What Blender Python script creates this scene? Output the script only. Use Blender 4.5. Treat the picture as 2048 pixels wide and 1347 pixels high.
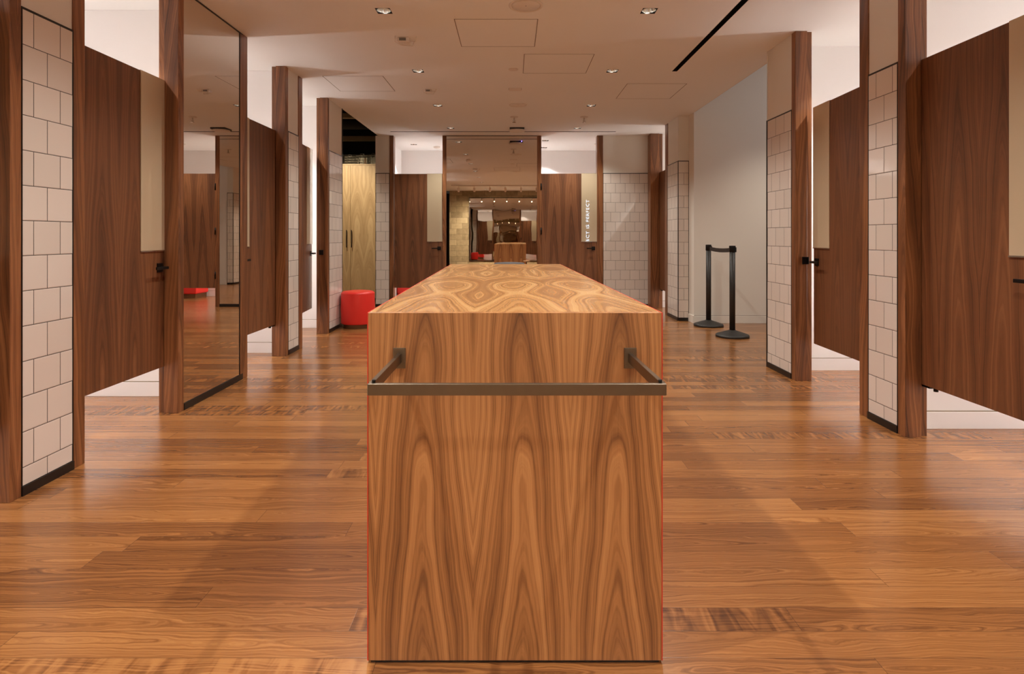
import bpy, bmesh, math, random
from mathutils import Vector, Matrix
random.seed(7)
for o in list(bpy.data.objects): bpy.data.objects.remove(o)
C = bpy.context.scene.collection
S = bpy.context.scene
PI = math.pi

# ------------------------------------------------------------ camera, world, exposure
W, H, F = 2048, 1347, 1180.0
cam = bpy.data.objects.new('camera', bpy.data.cameras.new('camera'))
C.objects.link(cam); S.camera = cam
cam.data.sensor_width = 36; cam.data.lens = F / W * 36
cam.data.clip_start = .05; cam.data.clip_end = 100
cam.location = (0, 0, 1.15); cam.rotation_euler = (PI/2, 0, 0)
cam.data.shift_x = 0.0
cam.data.shift_y = -(673.5 - 471) / W
wd = bpy.data.worlds.new('world'); S.world = wd; wd.use_nodes = True
wd.node_tree.nodes['Background'].inputs[0].default_value = (.9, .8, .7, 1)
wd.node_tree.nodes['Background'].inputs[1].default_value = .03
S.view_settings.view_transform = 'Standard'; S.view_settings.look = 'None'
S.view_settings.gamma = 1; S.view_settings.use_curve_mapping = False
S.view_settings.exposure = 0.10
S.cycles.max_bounces = 14; S.cycles.glossy_bounces = 12; S.cycles.diffuse_bounces = 6
WARM = (1.0, .96, .87); SOFT = (1.0, .96, .93)
P_DOWN = 88; P_ROOM = 58; E_STRIP = 72; P_TRACK = 200

# ------------------------------------------------------------ node helpers
def srgb(r, g, b):
    f = lambda c: (c/255/12.92) if c/255 <= .04045 else ((c/255+.055)/1.055)**2.4
    return (f(r), f(g), f(b), 1)

class NT:
    def __init__(s, name):
        s.m = bpy.data.materials.new(name); s.m.use_nodes = True
        s.t = s.m.node_tree; s.b = s.t.nodes['Principled BSDF']
    def n(s, kind, **kw):
        nd = s.t.nodes.new(kind)
        for k, v in kw.items(): setattr(nd, k, v)
        return nd
    def set(s, sock, v):
        if isinstance(v, bpy.types.NodeSocket): s.t.links.new(v, sock)
        else: sock.default_value = v
    def m_(s, op, a, b=0.0, c=0.0):
        nd = s.n('ShaderNodeMath', operation=op)
        s.set(nd.inputs[0], a); s.set(nd.inputs[1], b)
        if len(nd.inputs) > 2: s.set(nd.inputs[2], c)
        return nd.outputs[0]
    def uv(s):
        u = s.n('ShaderNodeUVMap'); sp = s.n('ShaderNodeSeparateXYZ')
        s.t.links.new(u.outputs[0], sp.inputs[0]); return sp.outputs[0], sp.outputs[1]
    def vec(s, x, y, z=0.0):
        c = s.n('ShaderNodeCombineXYZ')
        s.set(c.inputs[0], x); s.set(c.inputs[1], y); s.set(c.inputs[2], z); return c.outputs[0]
    def noise(s, v, scale=1.0, detail=2.0, rough=.5, dist=0.0):
        nd = s.n('ShaderNodeTexNoise'); s.set(nd.inputs['Vector'], v)
        nd.inputs['Scale'].default_value = scale; nd.inputs['Detail'].default_value = detail
        nd.inputs['Roughness'].default_value = rough; nd.inputs['Distortion'].default_value = dist
        return nd.outputs[0]
    def white(s, v):
        nd = s.n('ShaderNodeTexWhiteNoise', noise_dimensions='3D'); s.set(nd.inputs['Vector'], v)
        return nd.outputs['Value'], nd.outputs['Color']
    def ramp(s, f, stops):
        nd = s.n('ShaderNodeValToRGB'); e = nd.color_ramp.elements
        while len(e) < len(stops): e.new(.5)
        for k, (p, c) in enumerate(stops): e[k].position = p; e[k].color = c
        s.set(nd.inputs[0], f); return nd.outputs[0]
    def mix(s, f, a, b, mode='MIX'):
        nd = s.n('ShaderNodeMix', data_type='RGBA', blend_type=mode)
        s.set(nd.inputs[0], f); s.set(nd.inputs[6], a); s.set(nd.inputs[7], b); return nd.outputs[2]
    def p(s, **kw):
        for k, v in kw.items(): s.set(s.b.inputs[k.replace('_', ' ')], v)
        return s.m
    def bump(s, h, strength, dist=.002):
        nd = s.n('ShaderNodeBump'); s.set(nd.inputs['Height'], h)
        nd.inputs['Strength'].default_value = strength; nd.inputs['Distance'].default_value = dist
        s.t.links.new(nd.outputs[0], s.b.inputs['Normal']); return nd

def plain(name, col, rough=.5, metal=0.0, mottling=.03, scale=6, bump=0.0, **kw):
    t = NT(name)
    tc = t.n('ShaderNodeTexCoord')
    nz = t.noise(tc.outputs['Object'], scale, 3)
    f = t.m_('MULTIPLY_ADD', nz, mottling*2, 1-mottling)
    c = t.mix(1.0, col, t.vec(f, f, f), 'MULTIPLY')
    t.p(Base_Color=c, Roughness=rough, Metallic=metal, **kw)
    if bump: t.bump(t.noise(tc.outputs['Object'], scale*40, 2), bump, .001)
    return t.m

def walnut(name, cols, leaf=.26, a=120, s=9, W_=2.0, b=.035, c=.5, rough=.35, nsx=2.5, nsv=1.0, warp=.03, off=0.0, coat=0.0, fine=1.1, det=4, con=.95, fibre=.20):
    """book-matched veneer: hyperbolic cathedral figure in metres of UV (v runs along the grain)"""
    t = NT(name); u, v = t.uv()
    u = t.m_('ADD', u, off)
    pp = t.m_('PINGPONG', u, leaf)
    x = t.m_('SUBTRACT', pp, leaf*c)
    nA = t.noise(t.vec(t.m_('MULTIPLY', x, 4), t.m_('MULTIPLY', v, 1.6)), 1, 2)
    x2 = t.m_('ADD', x, t.m_('MULTIPLY', t.m_('SUBTRACT', nA, .5), warp*2))
    hyp = t.m_('SQRT', t.m_('ADD', t.m_('MULTIPLY', x2, x2), b*b))
    nB = t.noise(t.vec(t.m_('MULTIPLY', x, nsx), t.m_('MULTIPLY', v, nsv), 3.3), 1, 1)
    nC = t.noise(t.vec(t.m_('MULTIPLY', x, 28), t.m_('MULTIPLY', v, 5), 1.3), 1, 2)
    Fv = t.m_('ADD', t.m_('MULTIPLY', hyp, a), t.m_('MULTIPLY', v, s))
    Fv = t.m_('ADD', Fv, t.m_('MULTIPLY', t.m_('SUBTRACT', nB, .5), W_*4))
    Fv = t.m_('ADD', Fv, t.m_('MULTIPLY', t.m_('SUBTRACT', nC, .5), fine))
    n1 = t.noise(t.vec(Fv, 0.0, 7.7), .9, det, .62)
    n1 = t.m_('ADD', t.m_('MULTIPLY', t.m_('SUBTRACT', n1, .5), con/.95), .5)
    n2 = t.noise(t.vec(t.m_('MULTIPLY', Fv, .17), 0.0, 2.2), 1.0, 2, .5)
    fib = t.noise(t.vec(t.m_('MULTIPLY', u, 420), t.m_('MULTIPLY', v, 9)), 1, 3, .6)
    patch = t.noise(t.vec(t.m_('MULTIPLY', u, 2.2), t.m_('MULTIPLY', v, 1.1), 9), 1, 2)
    g = t.m_('ADD', t.m_('MULTIPLY', n1, .95), t.m_('MULTIPLY', t.m_('SUBTRACT', n2, .5), .75))
    g = t.m_('ADD', g, t.m_('MULTIPLY', t.m_('SUBTRACT', fib, .5), fibre))
    g = t.m_('ADD', g, t.m_('MULTIPLY', t.m_('SUBTRACT', patch, .5), .22))
    col = t.ramp(g, [(.24, cols[0]), (.38, cols[1]), (.50, cols[2]), (.66, cols[3])])
    r = t.m_('MULTIPLY_ADD', fib, .12, rough-.06)
    t.p(Base_Color=col, Roughness=r, Coat_Weight=coat, Coat_Roughness=.12)
    t.bump(fib, .12, .0006)
    return t.m

M = {}
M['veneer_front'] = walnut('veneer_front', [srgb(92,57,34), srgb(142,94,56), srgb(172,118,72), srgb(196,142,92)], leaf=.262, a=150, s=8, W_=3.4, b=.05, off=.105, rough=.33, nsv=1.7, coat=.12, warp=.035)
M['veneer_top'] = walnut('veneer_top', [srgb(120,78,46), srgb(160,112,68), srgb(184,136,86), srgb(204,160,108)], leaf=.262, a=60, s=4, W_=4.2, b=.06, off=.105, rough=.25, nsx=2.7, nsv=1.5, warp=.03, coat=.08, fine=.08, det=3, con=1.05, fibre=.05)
M['door_wood'] = walnut('door_wood', [srgb(76,46,30), srgb(99,62,39), srgb(117,74,46), srgb(136,90,58)], leaf=.28, a=95, s=5, W_=1.3, b=.035, off=.05, rough=.38, coat=.05)
M['post_wood'] = walnut('post_wood', [srgb(72,42,26), srgb(104,64,38), srgb(130,83,50), srgb(156,104,66)], leaf=.42, a=85, s=5, W_=2.2, b=.03, rough=.34, coat=.08)
M['cabinet_wood'] = walnut('cabinet_wood', [srgb(134,106,72), srgb(164,134,94), srgb(182,152,110), srgb(198,170,128)], leaf=.23, a=60, s=8, W_=2.6, b=.05, off=.0, rough=.45, nsv=1.6, con=.6)
M['plaster'] = plain('plaster', srgb(222,217,208), .75, mottling=.012, scale=2, bump=.03)
M['ceiling_paint'] = plain('ceiling_paint', srgb(232,230,227), .85, mottling=.012, scale=1.5)
M['room_paint'] = plain('room_paint', srgb(232,228,226), .8, mottling=.01, scale=2)
M['grey_paint'] = plain('grey_paint', srgb(120,116,110), .8, mottling=.05)
M['dark_paint'] = plain('dark_paint', srgb(30,26,22), .85, mottling=.15)
M['beam_paint'] = plain('beam_paint', srgb(128,112,86), .7, mottling=.1)
M['black_trim'] = plain('black_trim', srgb(24,21,20), .35, mottling=.05)
M['black_metal'] = plain('black_metal', srgb(18,16,15), .38, metal=.4, mottling=.05)
M['bronze'] = plain('bronze', srgb(124,113,100), .36, metal=1, mottling=.10, scale=25)
M['red_laminate'] = plain('red_laminate', srgb(205,52,30), .4, mottling=.02)
M['red_vinyl'] = plain('red_vinyl', srgb(228,48,40), .42, mottling=.03, bump=.05)
M['bronze_base'] = plain('bronze_base', srgb(112,76,44), .45, metal=.3, mottling=.08)
M['stanchion_black'] = plain('stanchion_black', srgb(40,37,34), .5, mottling=.12, scale=60, bump=.1)
M['belt_fabric'] = plain('belt_fabric', srgb(52,44,40), .8, mottling=.08)
M['white_plastic'] = plain('white_plastic', srgb(222,212,202), .5, mottling=.02)
M['chrome'] = plain('chrome', srgb(225,222,215), .22, metal=1, mottling=.02)
M['grey_fabric'] = plain('grey_fabric', srgb(96,98,106), .9, mottling=.1, scale=60)
M['pale_wood'] = plain('pale_wood', srgb(205,165,120), .45, mottling=.08, scale=12)
M['wire'] = plain('wire', srgb(185,175,150), .35, metal=.7, mottling=.05)
M['seam'] = plain('seam', srgb(104,80,62), .9, mottling=.05)

def glass_panel_mat():
    t = NT('painted_glass'); tc = t.n('ShaderNodeTexCoord')
    nz = t.noise(tc.outputs['Object'], 2.5, 2)
    c = t.mix(nz, srgb(192,174,144), srgb(202,186,158))
    return t.p(Base_Color=c, Roughness=.35, Coat_Weight=1.0, Coat_Roughness=.0, Coat_IOR=1.55)
M['painted_glass'] = glass_panel_mat()

def mirror_mat(name, col, wavy=0.0):
    t = NT(name); tc = t.n('ShaderNodeTexCoord')
    nz = t.noise(tc.outputs['Object'], 1.6, 1)
    c = t.mix(nz, col, tuple(min(1, k*1.03) for k in col[:3])+(1,))
    t.p(Base_Color=c, Metallic=1.0, Roughness=.008)
    if wavy:
        nd = t.bump(t.noise(tc.outputs['Object'], 1.3, 1), 1.0, wavy)
    return t.m
M['mirror'] = mirror_mat('mirror_silver', srgb(226,218,208))
M['mirror_wavy'] = mirror_mat('mirror_wavy_silver', srgb(222,216,206), .0026)

def emit(name, col, s):
    t = NT(name); t.p(Base_Color=(0,0,0,1), Emission_Color=col+(1,), Emission_Strength=s)
    return t.m
M['lamp'] = emit('lamp_glow', (1,.93,.82), 22)
M['soft_lamp'] = emit('soft_lamp_glow', (1,.88,.7), 2.5)
M['strip'] = emit('strip_glow', SOFT, E_STRIP)
M['neon'] = emit('neon_glow', (.62,.80,1.0), 24)
M['blue_led'] = emit('blue_led_glow', (.18,.12,1.0), 30)

def floor_mat():
    t = NT('oak_floor'); u, v = t.uv()
    pw = .1085
    r0 = t.m_('DIVIDE', t.m_('SUBTRACT', v, 1.608), pw)
    row = t.m_('FLOOR', r0); fy = t.m_('SUBTRACT', r0, row)
    rv, rc = t.white(t.vec(row, 4.0, 1.0))
    rl, _ = t.white(t.vec(row, 9.0, 2.0))
    L = t.m_('MULTIPLY_ADD', rl, .9, 1.25)
    c0 = t.m_('DIVIDE', t.m_('ADD', u, t.m_('MULTIPLY', rv, 7.3)), L)
    col = t.m_('FLOOR', c0); fx = t.m_('SUBTRACT', c0, col)
    iv, ic = t.white(t.vec(row, col, 5.0))
    iv2, _ = t.white(t.vec(row, col, 15.0))
    iv3, _ = t.white(t.vec(row, col, 25.0))
    yl = t.m_('MULTIPLY', t.m_('SUBTRACT', fy, t.m_('MULTIPLY_ADD', iv2, 1.2, -.1)), pw)
    seed = t.m_('MULTIPLY', iv, 37.0)
    nW = t.noise(t.vec(t.m_('MULTIPLY', u, 2.4), t.m_('MULTIPLY', v, 9), seed), 1, 2)
    nF = t.noise(t.vec(t.m_('MULTIPLY', u, 26), t.m_('MULTIPLY', v, 30), seed), 1, 2)
    hyp = t.m_('SQRT', t.m_('ADD', t.m_('MULTIPLY', yl, yl), .0001))
    Fv = t.m_('ADD', t.m_('MULTIPLY', hyp, 230), t.m_('MULTIPLY', u, 6))
    Fv = t.m_('ADD', Fv, t.m_('MULTIPLY', nW, 22))
    Fv = t.m_('ADD', Fv, t.m_('MULTIPLY', nF, 1.6))
    n1 = t.noise(t.vec(Fv, seed, 0.0), .8, 3, .6)
    fib = t.noise(t.vec(t.m_('MULTIPLY', u, 9), t.m_('MULTIPLY', v, 420), seed), 1, 3, .6)
    # curly figured boards: bands running across the board
    cu = t.noise(t.vec(t.m_('MULTIPLY', u, 22), t.m_('MULTIPLY', v, 4), seed), 1, 2, .5, 1.2)
    curly = t.m_('GREATER_THAN', iv3, .93)
    cterm = t.m_('MULTIPLY', t.m_('MULTIPLY', t.m_('SUBTRACT', cu, .5), curly), .75)
    g = t.m_('ADD', t.m_('MULTIPLY_ADD', n1, .66, .06), t.m_('MULTIPLY', fib, .22))
    g = t.m_('ADD', g, t.m_('MULTIPLY', t.m_('SUBTRACT', iv, .5), .20))
    g = t.m_('ADD', g, cterm)
    c = t.ramp(g, [(.22, srgb(78,48,28)), (.38, srgb(116,73,40)), (.50, srgb(144,94,52)), (.68, srgb(173,120,70))])
    e1 = t.m_('MINIMUM', fy, t.m_('SUBTRACT', 1.0, fy)); e1 = t.m_('MULTIPLY', e1, pw)
    e2 = t.m_('MULTIPLY', t.m_('MINIMUM', fx, t.m_('SUBTRACT', 1.0, fx)), L)
    e = t.m_('MINIMUM', e1, e2)
    gap = t.m_('LESS_THAN', e, .0009)
    c = t.mix(t.m_('MULTIPLY', gap, .65), c, srgb(70,44,28))
    rr = t.m_('MULTIPLY_ADD', fib, .10, .20)
    t.p(Base_Color=c, Roughness=rr, Coat_Weight=.12, Coat_Roughness=.2)
    hgt = t.m_('ADD', t.m_('MULTIPLY', fib, .12), t.m_('MINIMUM', t.m_('MULTIPLY', e, 400), 1.0))
    t.bump(hgt, .22, .0008)
    return t.m
M['floor'] = floor_mat()

def tile_mat(name='ceramic_tile', pitch=.156, top=2.153, first=.158, brickoff=.5, cols=(srgb(214,205,196), srgb(222,213,205)), gcol=srgb(58,50,44), g=.0016, rough=.07):
    t = NT(name); u, v = t.uv()
    rr = t.m_('DIVIDE', t.m_('SUBTRACT', top, v), pitch)
    row = t.m_('FLOOR', rr); fv = t.m_('SUBTRACT', rr, row)
    half = t.m_('MULTIPLY', t.m_('MODULO', row, 2.0), brickoff)
    uu = t.m_('ADD', t.m_('DIVIDE', u, pitch), half)
    col = t.m_('FLOOR', uu); fu = t.m_('SUBTRACT', uu, col)
    eu = t.m_('MINIMUM', fu, t.m_('SUBTRACT', 1.0, fu)); ev = t.m_('MINIMUM', fv, t.m_('SUBTRACT', 1.0, fv))
    e = t.m_('MULTIPLY', t.m_('MINIMUM', eu, ev), pitch)
    grout = t.m_('LESS_THAN', e, g)
    wv, wc = t.white(t.vec(row, col, 3.0))
    c = t.mix(wv, cols[0], cols[1]); c = t.mix(grout, c, gcol)
    # each tile sits at its own very slight tilt
    sc = t.n('ShaderNodeSeparateXYZ'); t.t.links.new(wc, sc.inputs[0])
    tc = t.n('ShaderNodeTexCoord')
    tilt = t.m_('ADD', t.m_('MULTIPLY', t.m_('MULTIPLY', t.m_('SUBTRACT', sc.outputs[0], .5), fu), pitch*.030),
                t.m_('MULTIPLY', t.m_('MULTIPLY', t.m_('SUBTRACT', sc.outputs[1], .5), fv), pitch*.030))
    wob = t.m_('MULTIPLY', t.noise(t.vec(t.m_('MULTIPLY', u, 9), t.m_('MULTIPLY', v, 9), wv), 1, 1), .0007)
    edge = t.m_('MULTIPLY', t.m_('MINIMUM', t.m_('DIVIDE', e, .005), 1.0), .0011)
    h = t.m_('ADD', t.m_('ADD', tilt, wob), edge)
    nd = t.n('ShaderNodeBump'); t.set(nd.inputs['Height'], h); nd.inputs['Strength'].default_value = 1.0; nd.inputs['Distance'].default_value = 1.0
    t.t.links.new(nd.outputs[0], t.b.inputs['Normal'])
    t.p(Base_Color=c, Roughness=t.m_('MULTIPLY_ADD', grout, .6, rough), Specular_IOR_Level=.55)
    return t.m
M['tile'] = tile_mat()

def block_mat():
    t = NT('concrete_block'); u, v = t.uv()
    r0 = t.m_('DIVIDE', v, .2); row = t.m_('FLOOR', r0); fv = t.m_('SUBTRACT', r0, row)
    uu = t.m_('ADD', t.m_('DIVIDE', u, .4), t.m_('MULTIPLY', t.m_('MODULO', row, 2.0), .5))
    col = t.m_('FLOOR', uu); fu = t.m_('SUBTRACT', uu, col)
    e = t.m_('MINIMUM', t.m_('MULTIPLY', t.m_('MINIMUM', fu, t.m_('SUBTRACT', 1.0, fu)), .4), t.m_('MULTIPLY', t.m_('MINIMUM', fv, t.m_('SUBTRACT', 1.0, fv)), .2))
    wv, _ = t.white(t.vec(row, col, 1.0))
    nz = t.noise(t.vec(t.m_('MULTIPLY', u, 9), t.m_('MULTIPLY', v, 9)), 1, 5, .65)
    f = t.m_('ADD', t.m_('MULTIPLY', wv, .4), t.m_('MULTIPLY', nz, .6))
    c = t.ramp(f, [(.25, srgb(138,124,98)), (.75, srgb(186,172,140))])
    c = t.mix(t.m_('MULTIPLY', t.m_('LESS_THAN', e, .006), .5), c, srgb(104,94,76))
    t.p(Base_Color=c, Roughness=.85); t.bump(t.m_('ADD', nz, t.m_('MINIMUM', t.m_('MULTIPLY', e, 90), 1.0)), .5, .004)
    return t.m
M['block'] = block_mat()

# ------------------------------------------------------------ mesh helpers
class MB:
    def __init__(s): s.v = []; s.f = []; s.uv = []; s.sm = []
    def quad(s, pts, uvs, smooth=False):
        k = len(s.v); s.v += [tuple(p) for p in pts]; s.f.append(tuple(range(k, k+len(pts)))); s.uv.append(uvs); s.sm.append(smooth)
    def box(s, x0, x1, y0, y1, z0, z1, grain='z', T=None, du=0.0, dv=0.0, UV=None):
        if x0 > x1: x0, x1 = x1, x0
        if y0 > y1: y0, y1 = y1, y0
        if z0 > z1: z0, z1 = z1, z0
        P = [(x, y, z) for z in (z0, z1) for y in (y0, y1) for x in (x0, x1)]
        faces = [((0,2,3,1), 2), ((4,5,7,6), 2), ((0,1,5,4), 1), ((2,6,7,3), 1), ((0,4,6,2), 0), ((1,3,7,5), 0)]
        k = len(s.v)
        s.v += [tuple(T(Vector(p))) if T else p for p in P]
        g = 'xyz'.index(grain)
        for idx, ax in faces:
            others = [a for a in range(3) if a != ax]
            if g in others: va = g; ua = [a for a in others if a != g][0]
            else: ua, va = others
            if UV: ua, va = UV[ax]
            s.f.append(tuple(k+i for i in idx)); s.sm.append(False)
            s.uv.append([(P[i][ua]+du, P[i][va]+dv) for i in idx])
    def lathe(s, prof, n=32, c=(0,0,0), axis='z', smooth=True, cap=True):
        k = len(s.v)
        def pt(r, h, a):
            x, y = r*math.cos(a), r*math.sin(a)
            if axis == 'z': q = (x, y, h)
            elif axis == 'y': q = (x, h, y)
            else: q = (h, x, y)
            return (q[0]+c[0], q[1]+c[1], q[2]+c[2])
        for (r, h) in prof:
            for i in range(n): s.v.append(pt(r, h, 2*PI*i/n))
        for j in range(len(prof)-1):
            for i in range(n):
                i2 = (i+1) % n
                s.f.append((k+j*n+i, k+j*n+i2, k+(j+1)*n+i2, k+(j+1)*n+i)); s.sm.append(smooth)
                s.uv.append([(i/n, prof[j][1]), ((i+1)/n, prof[j][1]), ((i+1)/n, prof[j+1][1]), (i/n, prof[j+1][1])])
        if cap:
            for j in (0, len(prof)-1):
                if prof[j][0] > 1e-5:
                    s.f.append(tuple(k+j*n+i for i in range(n))); s.sm.append(False)
                    s.uv.append([(0, 0)]*n)
    def tube(s, pts, r, n=8):
        pts = [Vector(p) for p in pts]; k = len(s.v); m = len(pts)
        for i, p in enumerate(pts):
            d = (pts[min(i+1, m-1)]-pts[max(i-1, 0)]).normalized()
            up = Vector((0,0,1)) if abs(d.z) < .9 else Vector((1,0,0))
            a = d.cross(up).normalized(); b = d.cross(a).normalized()
            for j in range(n):
                t = 2*PI*j/n; s.v.append(tuple(p+a*r*math.cos(t)+b*r*math.sin(t)))
        for i in range(m-1):
            for j in range(n):
                j2 = (j+1) % n
                s.f.append((k+i*n+j, k+i*n+j2, k+(i+1)*n+j2, k+(i+1)*n+j)); s.sm.append(True); s.uv.append([(0,0)]*4)
        for e in (0, m-1):
            s.f.append(tuple(k+e*n+j for j in range(n))); s.sm.append(False); s.uv.append([(0,0)]*n)
    def build(s, name, mat, parent=None, bevel=0.0, loc=None, seg=2):
        me = bpy.data.meshes.new(name)
        o = bpy.data.objects.new(name, me)
        ox = Vector(loc) if loc is not None else Vector((0,0,0))
        me.from_pydata([tuple(Vector(p)-ox) for p in s.v], [], s.f)
        ul = me.uv_layers.new(name='UVMap')
        for poly, uvs, sm in zip(me.polygons, s.uv, s.sm):
            poly.use_smooth = sm
            for li, uv in zip(poly.loop_indices, uvs): ul.data[li].uv = uv
        me.materials.append(M[mat] if isinstance(mat, str) else mat)
        bm = bmesh.new(); bm.from_mesh(me); bmesh.ops.recalc_face_normals(bm, faces=bm.faces); bm.to_mesh(me); bm.free()
        C.objects.link(o); o.location = ox
        if parent: o.parent = parent
        if bevel:
            md = o.modifiers.new('bevel', 'BEVEL'); md.width = bevel; md.segments = seg; md.limit_method = 'ANGLE'
            md.harden_normals = False
        return o

def box(name, mat, x0, x1, y0, y1, z0, z1, parent=None, bevel=0.0, **kw):
    m = MB(); m.box(x0, x1, y0, y1, z0, z1, **kw); return m.build(name, mat, parent, bevel)
def empty(name, loc=(0,0,0), rz=0.0):
    o = bpy.data.objects.new(name, None); C.objects.link(o); o.location = loc; o.rotation_euler = (0,0,rz)
    o.empty_display_size = .1; return o
def tag(o, label=None, cat=None, group=None, kind=None):
    if label: o['label'] = label
    if cat: o['category'] = cat
    if group: o['group'] = group
    if kind: o['kind'] = kind
    return o
def struct(o, label=None): return tag(o, label, None, None, 'structure')
def copy_tree(o, parent=None):
    c = o.copy(); C.objects.link(c)
    if parent: c.parent = parent
    for ch in list(o.children): copy_tree(ch, c)
    return c

# ------------------------------------------------------------ dimensions
XL, XR = -2.162, 2.244
ZC = 2.77; YB = 9.55; YW = -2.2
TT = 2.153          # top of the tiling
DT, DB = 2.155, .302  # door top and bottom
ALC0 = 7.52; COR0, COR1 = 5.19, 7.75

# ------------------------------------------------------------ floor
m = MB(); m.quad([(-5.5, YW-2, 0), (6.5, YW-2, 0), (6.5, 12.5, 0), (-5.5, 12.5, 0)], [(-5.5, YW-2), (6.5, YW-2), (6.5, 12.5), (-5.5, 12.5)])
struct(m.build('floor', 'floor'), 'brown oak plank floor of the fitting room hall')

# ------------------------------------------------------------ ceiling with real openings for lamps and slots
DL = [(x, y) for y in (-1.5, 1.17, 2.72, 4.257, 5.81, 7.35, 8.89) for x in (-.925, .988)]
RD = [(-1.75, 10.5), (.57, 10.06), (.59, 10.86), (-2.72, 1.9), (-2.72, 3.45), (-2.72, 5.1), (-2.72, 6.6), (2.8, 2.85), (2.8, 4.3), (2.8, 8.8)]
HS = .054
holes = [(x-HS, x+HS, y-HS, y+HS) for x, y in DL+RD]
holes.append((1.578, 1.628, 2.3, 5.823)); holes.append((-1.90, 1.62, 9.18, 9.225))
xs = sorted(set([-5.5, 6.5, XL, 2.39, 4.05, -4.05] + [h[0] for h in holes] + [h[1] for h in holes]))
ys = sorted(set([YW-.1, 12.5, 9.60, ALC0, COR0, COR1] + [h[2] for h in holes] + [h[3] for h in holes]))
m = MB()
for i in range(len(xs)-1):
    for j in range(len(ys)-1):
        cx, cy = (xs[i]+xs[i+1])/2, (ys[j]+ys[j+1])/2
        if any(h[0] < cx < h[1] and h[2] < cy < h[3] for h in holes): continue
        if cx < XL and ALC0 < cy and not (cy > 12.5): continue
        if cx > 2.39 and COR0 < cy < COR1: continue
        if cx > 4.05 or cx < -4.05:
            if cy > 0: continue
        m.quad([(xs[i], ys[j], ZC), (xs[i], ys[j+1], ZC), (xs[i+1], ys[j+1], ZC), (xs[i+1], ys[j], ZC)], [(0,0),(0,1),(1,1),(1,0)])
ceil = struct(m.build('ceiling', 'ceiling_paint'), 'flat painted ceiling with square downlights')
# edge fascias of the lowered ceiling
struct(box('wall_alcove', 'plaster', XL-.012, XL, ALC0, 9.55, ZC, 3.6), 'thin upstand of the ceiling edge over the alcove')
struct(box('wall_corridor', 'plaster', 2.39, 2.402, COR0+.1, COR1, ZC, 3.9), 'thin upstand of the ceiling edge at the corridor')
m = MB(); m.quad([(-5.5, ALC0, 3.6), (XL, ALC0, 3.6), (XL, 12.5, 3.6), (-5.5, 12.5, 3.6)], [(0,0)]*4)
struct(m.build('ceiling.001', 'dark_paint'), 'dark open ceiling above the cabinet alcove')
m = MB(); m.quad([(2.39, COR0, 3.9), (6.0, COR0, 3.9), (6.0, COR1, 3.9), (2.39, COR1, 3.9)], [(0,0)]*4)
struct(m.build('ceiling.002', 'ceiling_paint'), 'higher white ceiling of the side corridor')

# black slots with a small lip
def slot(x0, x1, y0, y1, label):
    t = empty('trim_slot', ((x0+x1)/2, (y0+y1)/2, ZC))
    m = MB(); d = .07; e = .004
    X = (x0-t.location.x, x1-t.location.x); Y = (y0-t.location.y, y1-t.location.y)
    m.box(X[0]-e, X[0], Y[0], Y[1], .0005, d); m.box(X[1], X[1]+e, Y[0], Y[1], .0005, d)
    m.box(X[0]-e, X[1]+e, Y[0]-e, Y[0], .0005, d); m.box(X[0]-e, X[1]+e, Y[1], Y[1]+e, .0005, d)
    m.box(X[0]-e, X[1]+e, Y[0]-e, Y[1]+e, d, d+.005)
    m.build('channel', 'black_trim', t); return t
k1 = slot(1.578, 1.628, 2.3, 5.823, None); k1.name = 'trim_1'
struct(k1, 'long black recessed ceiling slot running towards the back on the right')
m = MB()
for q in range(5): m.lathe([(.014, .03), (.014, .06)], 12, (0, -1.5+q*.75, 0))
m.build('slot_spotlight', 'black_metal', k1)
k2 = slot(-1.90, 1.62, 9.18, 9.225, None); k2.name = 'trim_2'
struct(k2, 'thin black ceiling slot crossing in front of the back wall')

# ------------------------------------------------------------ side wall pieces
tcount = [2]
def trimname(): tcount[0] += 1; return 'trim_%d' % tcount[0]

def post(side, y0, y1, door_side, label, xo=.14, strike=False):
    """walnut post; door_side -1 = door lies on the near side, +1 = far side, 0 = none"""
    fx = XL if side < 0 else XR; s = side
    m = MB(); du = random.uniform(0, 5); dv = random.uniform(0, 5)
    T = None
    m.box(fx, fx+s*.093, y0, y1, 0, ZC-.001, du=du, dv=dv)
    a0, a1 = y0, y1
    if door_side == -1: a0 += .022
    if door_side == 1: a1 -= .022
    m.box(fx+s*.0932, fx+s*xo, a0, a1, 0, ZC-.001, du=du+.3, dv=dv)
    o = m.build(trimname(), 'post_wood', None, .0025, loc=(fx, y0, 0)); struct(o, label)
    if strike:
        k = MB(); k.box(fx+s*.050, fx+s*.100, y0-.016, y0-.0005, .925, .983)
        q = k.build('strike_plate', 'black_metal', o, .002); q.location = -Vector(o.location)
    return o

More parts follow.
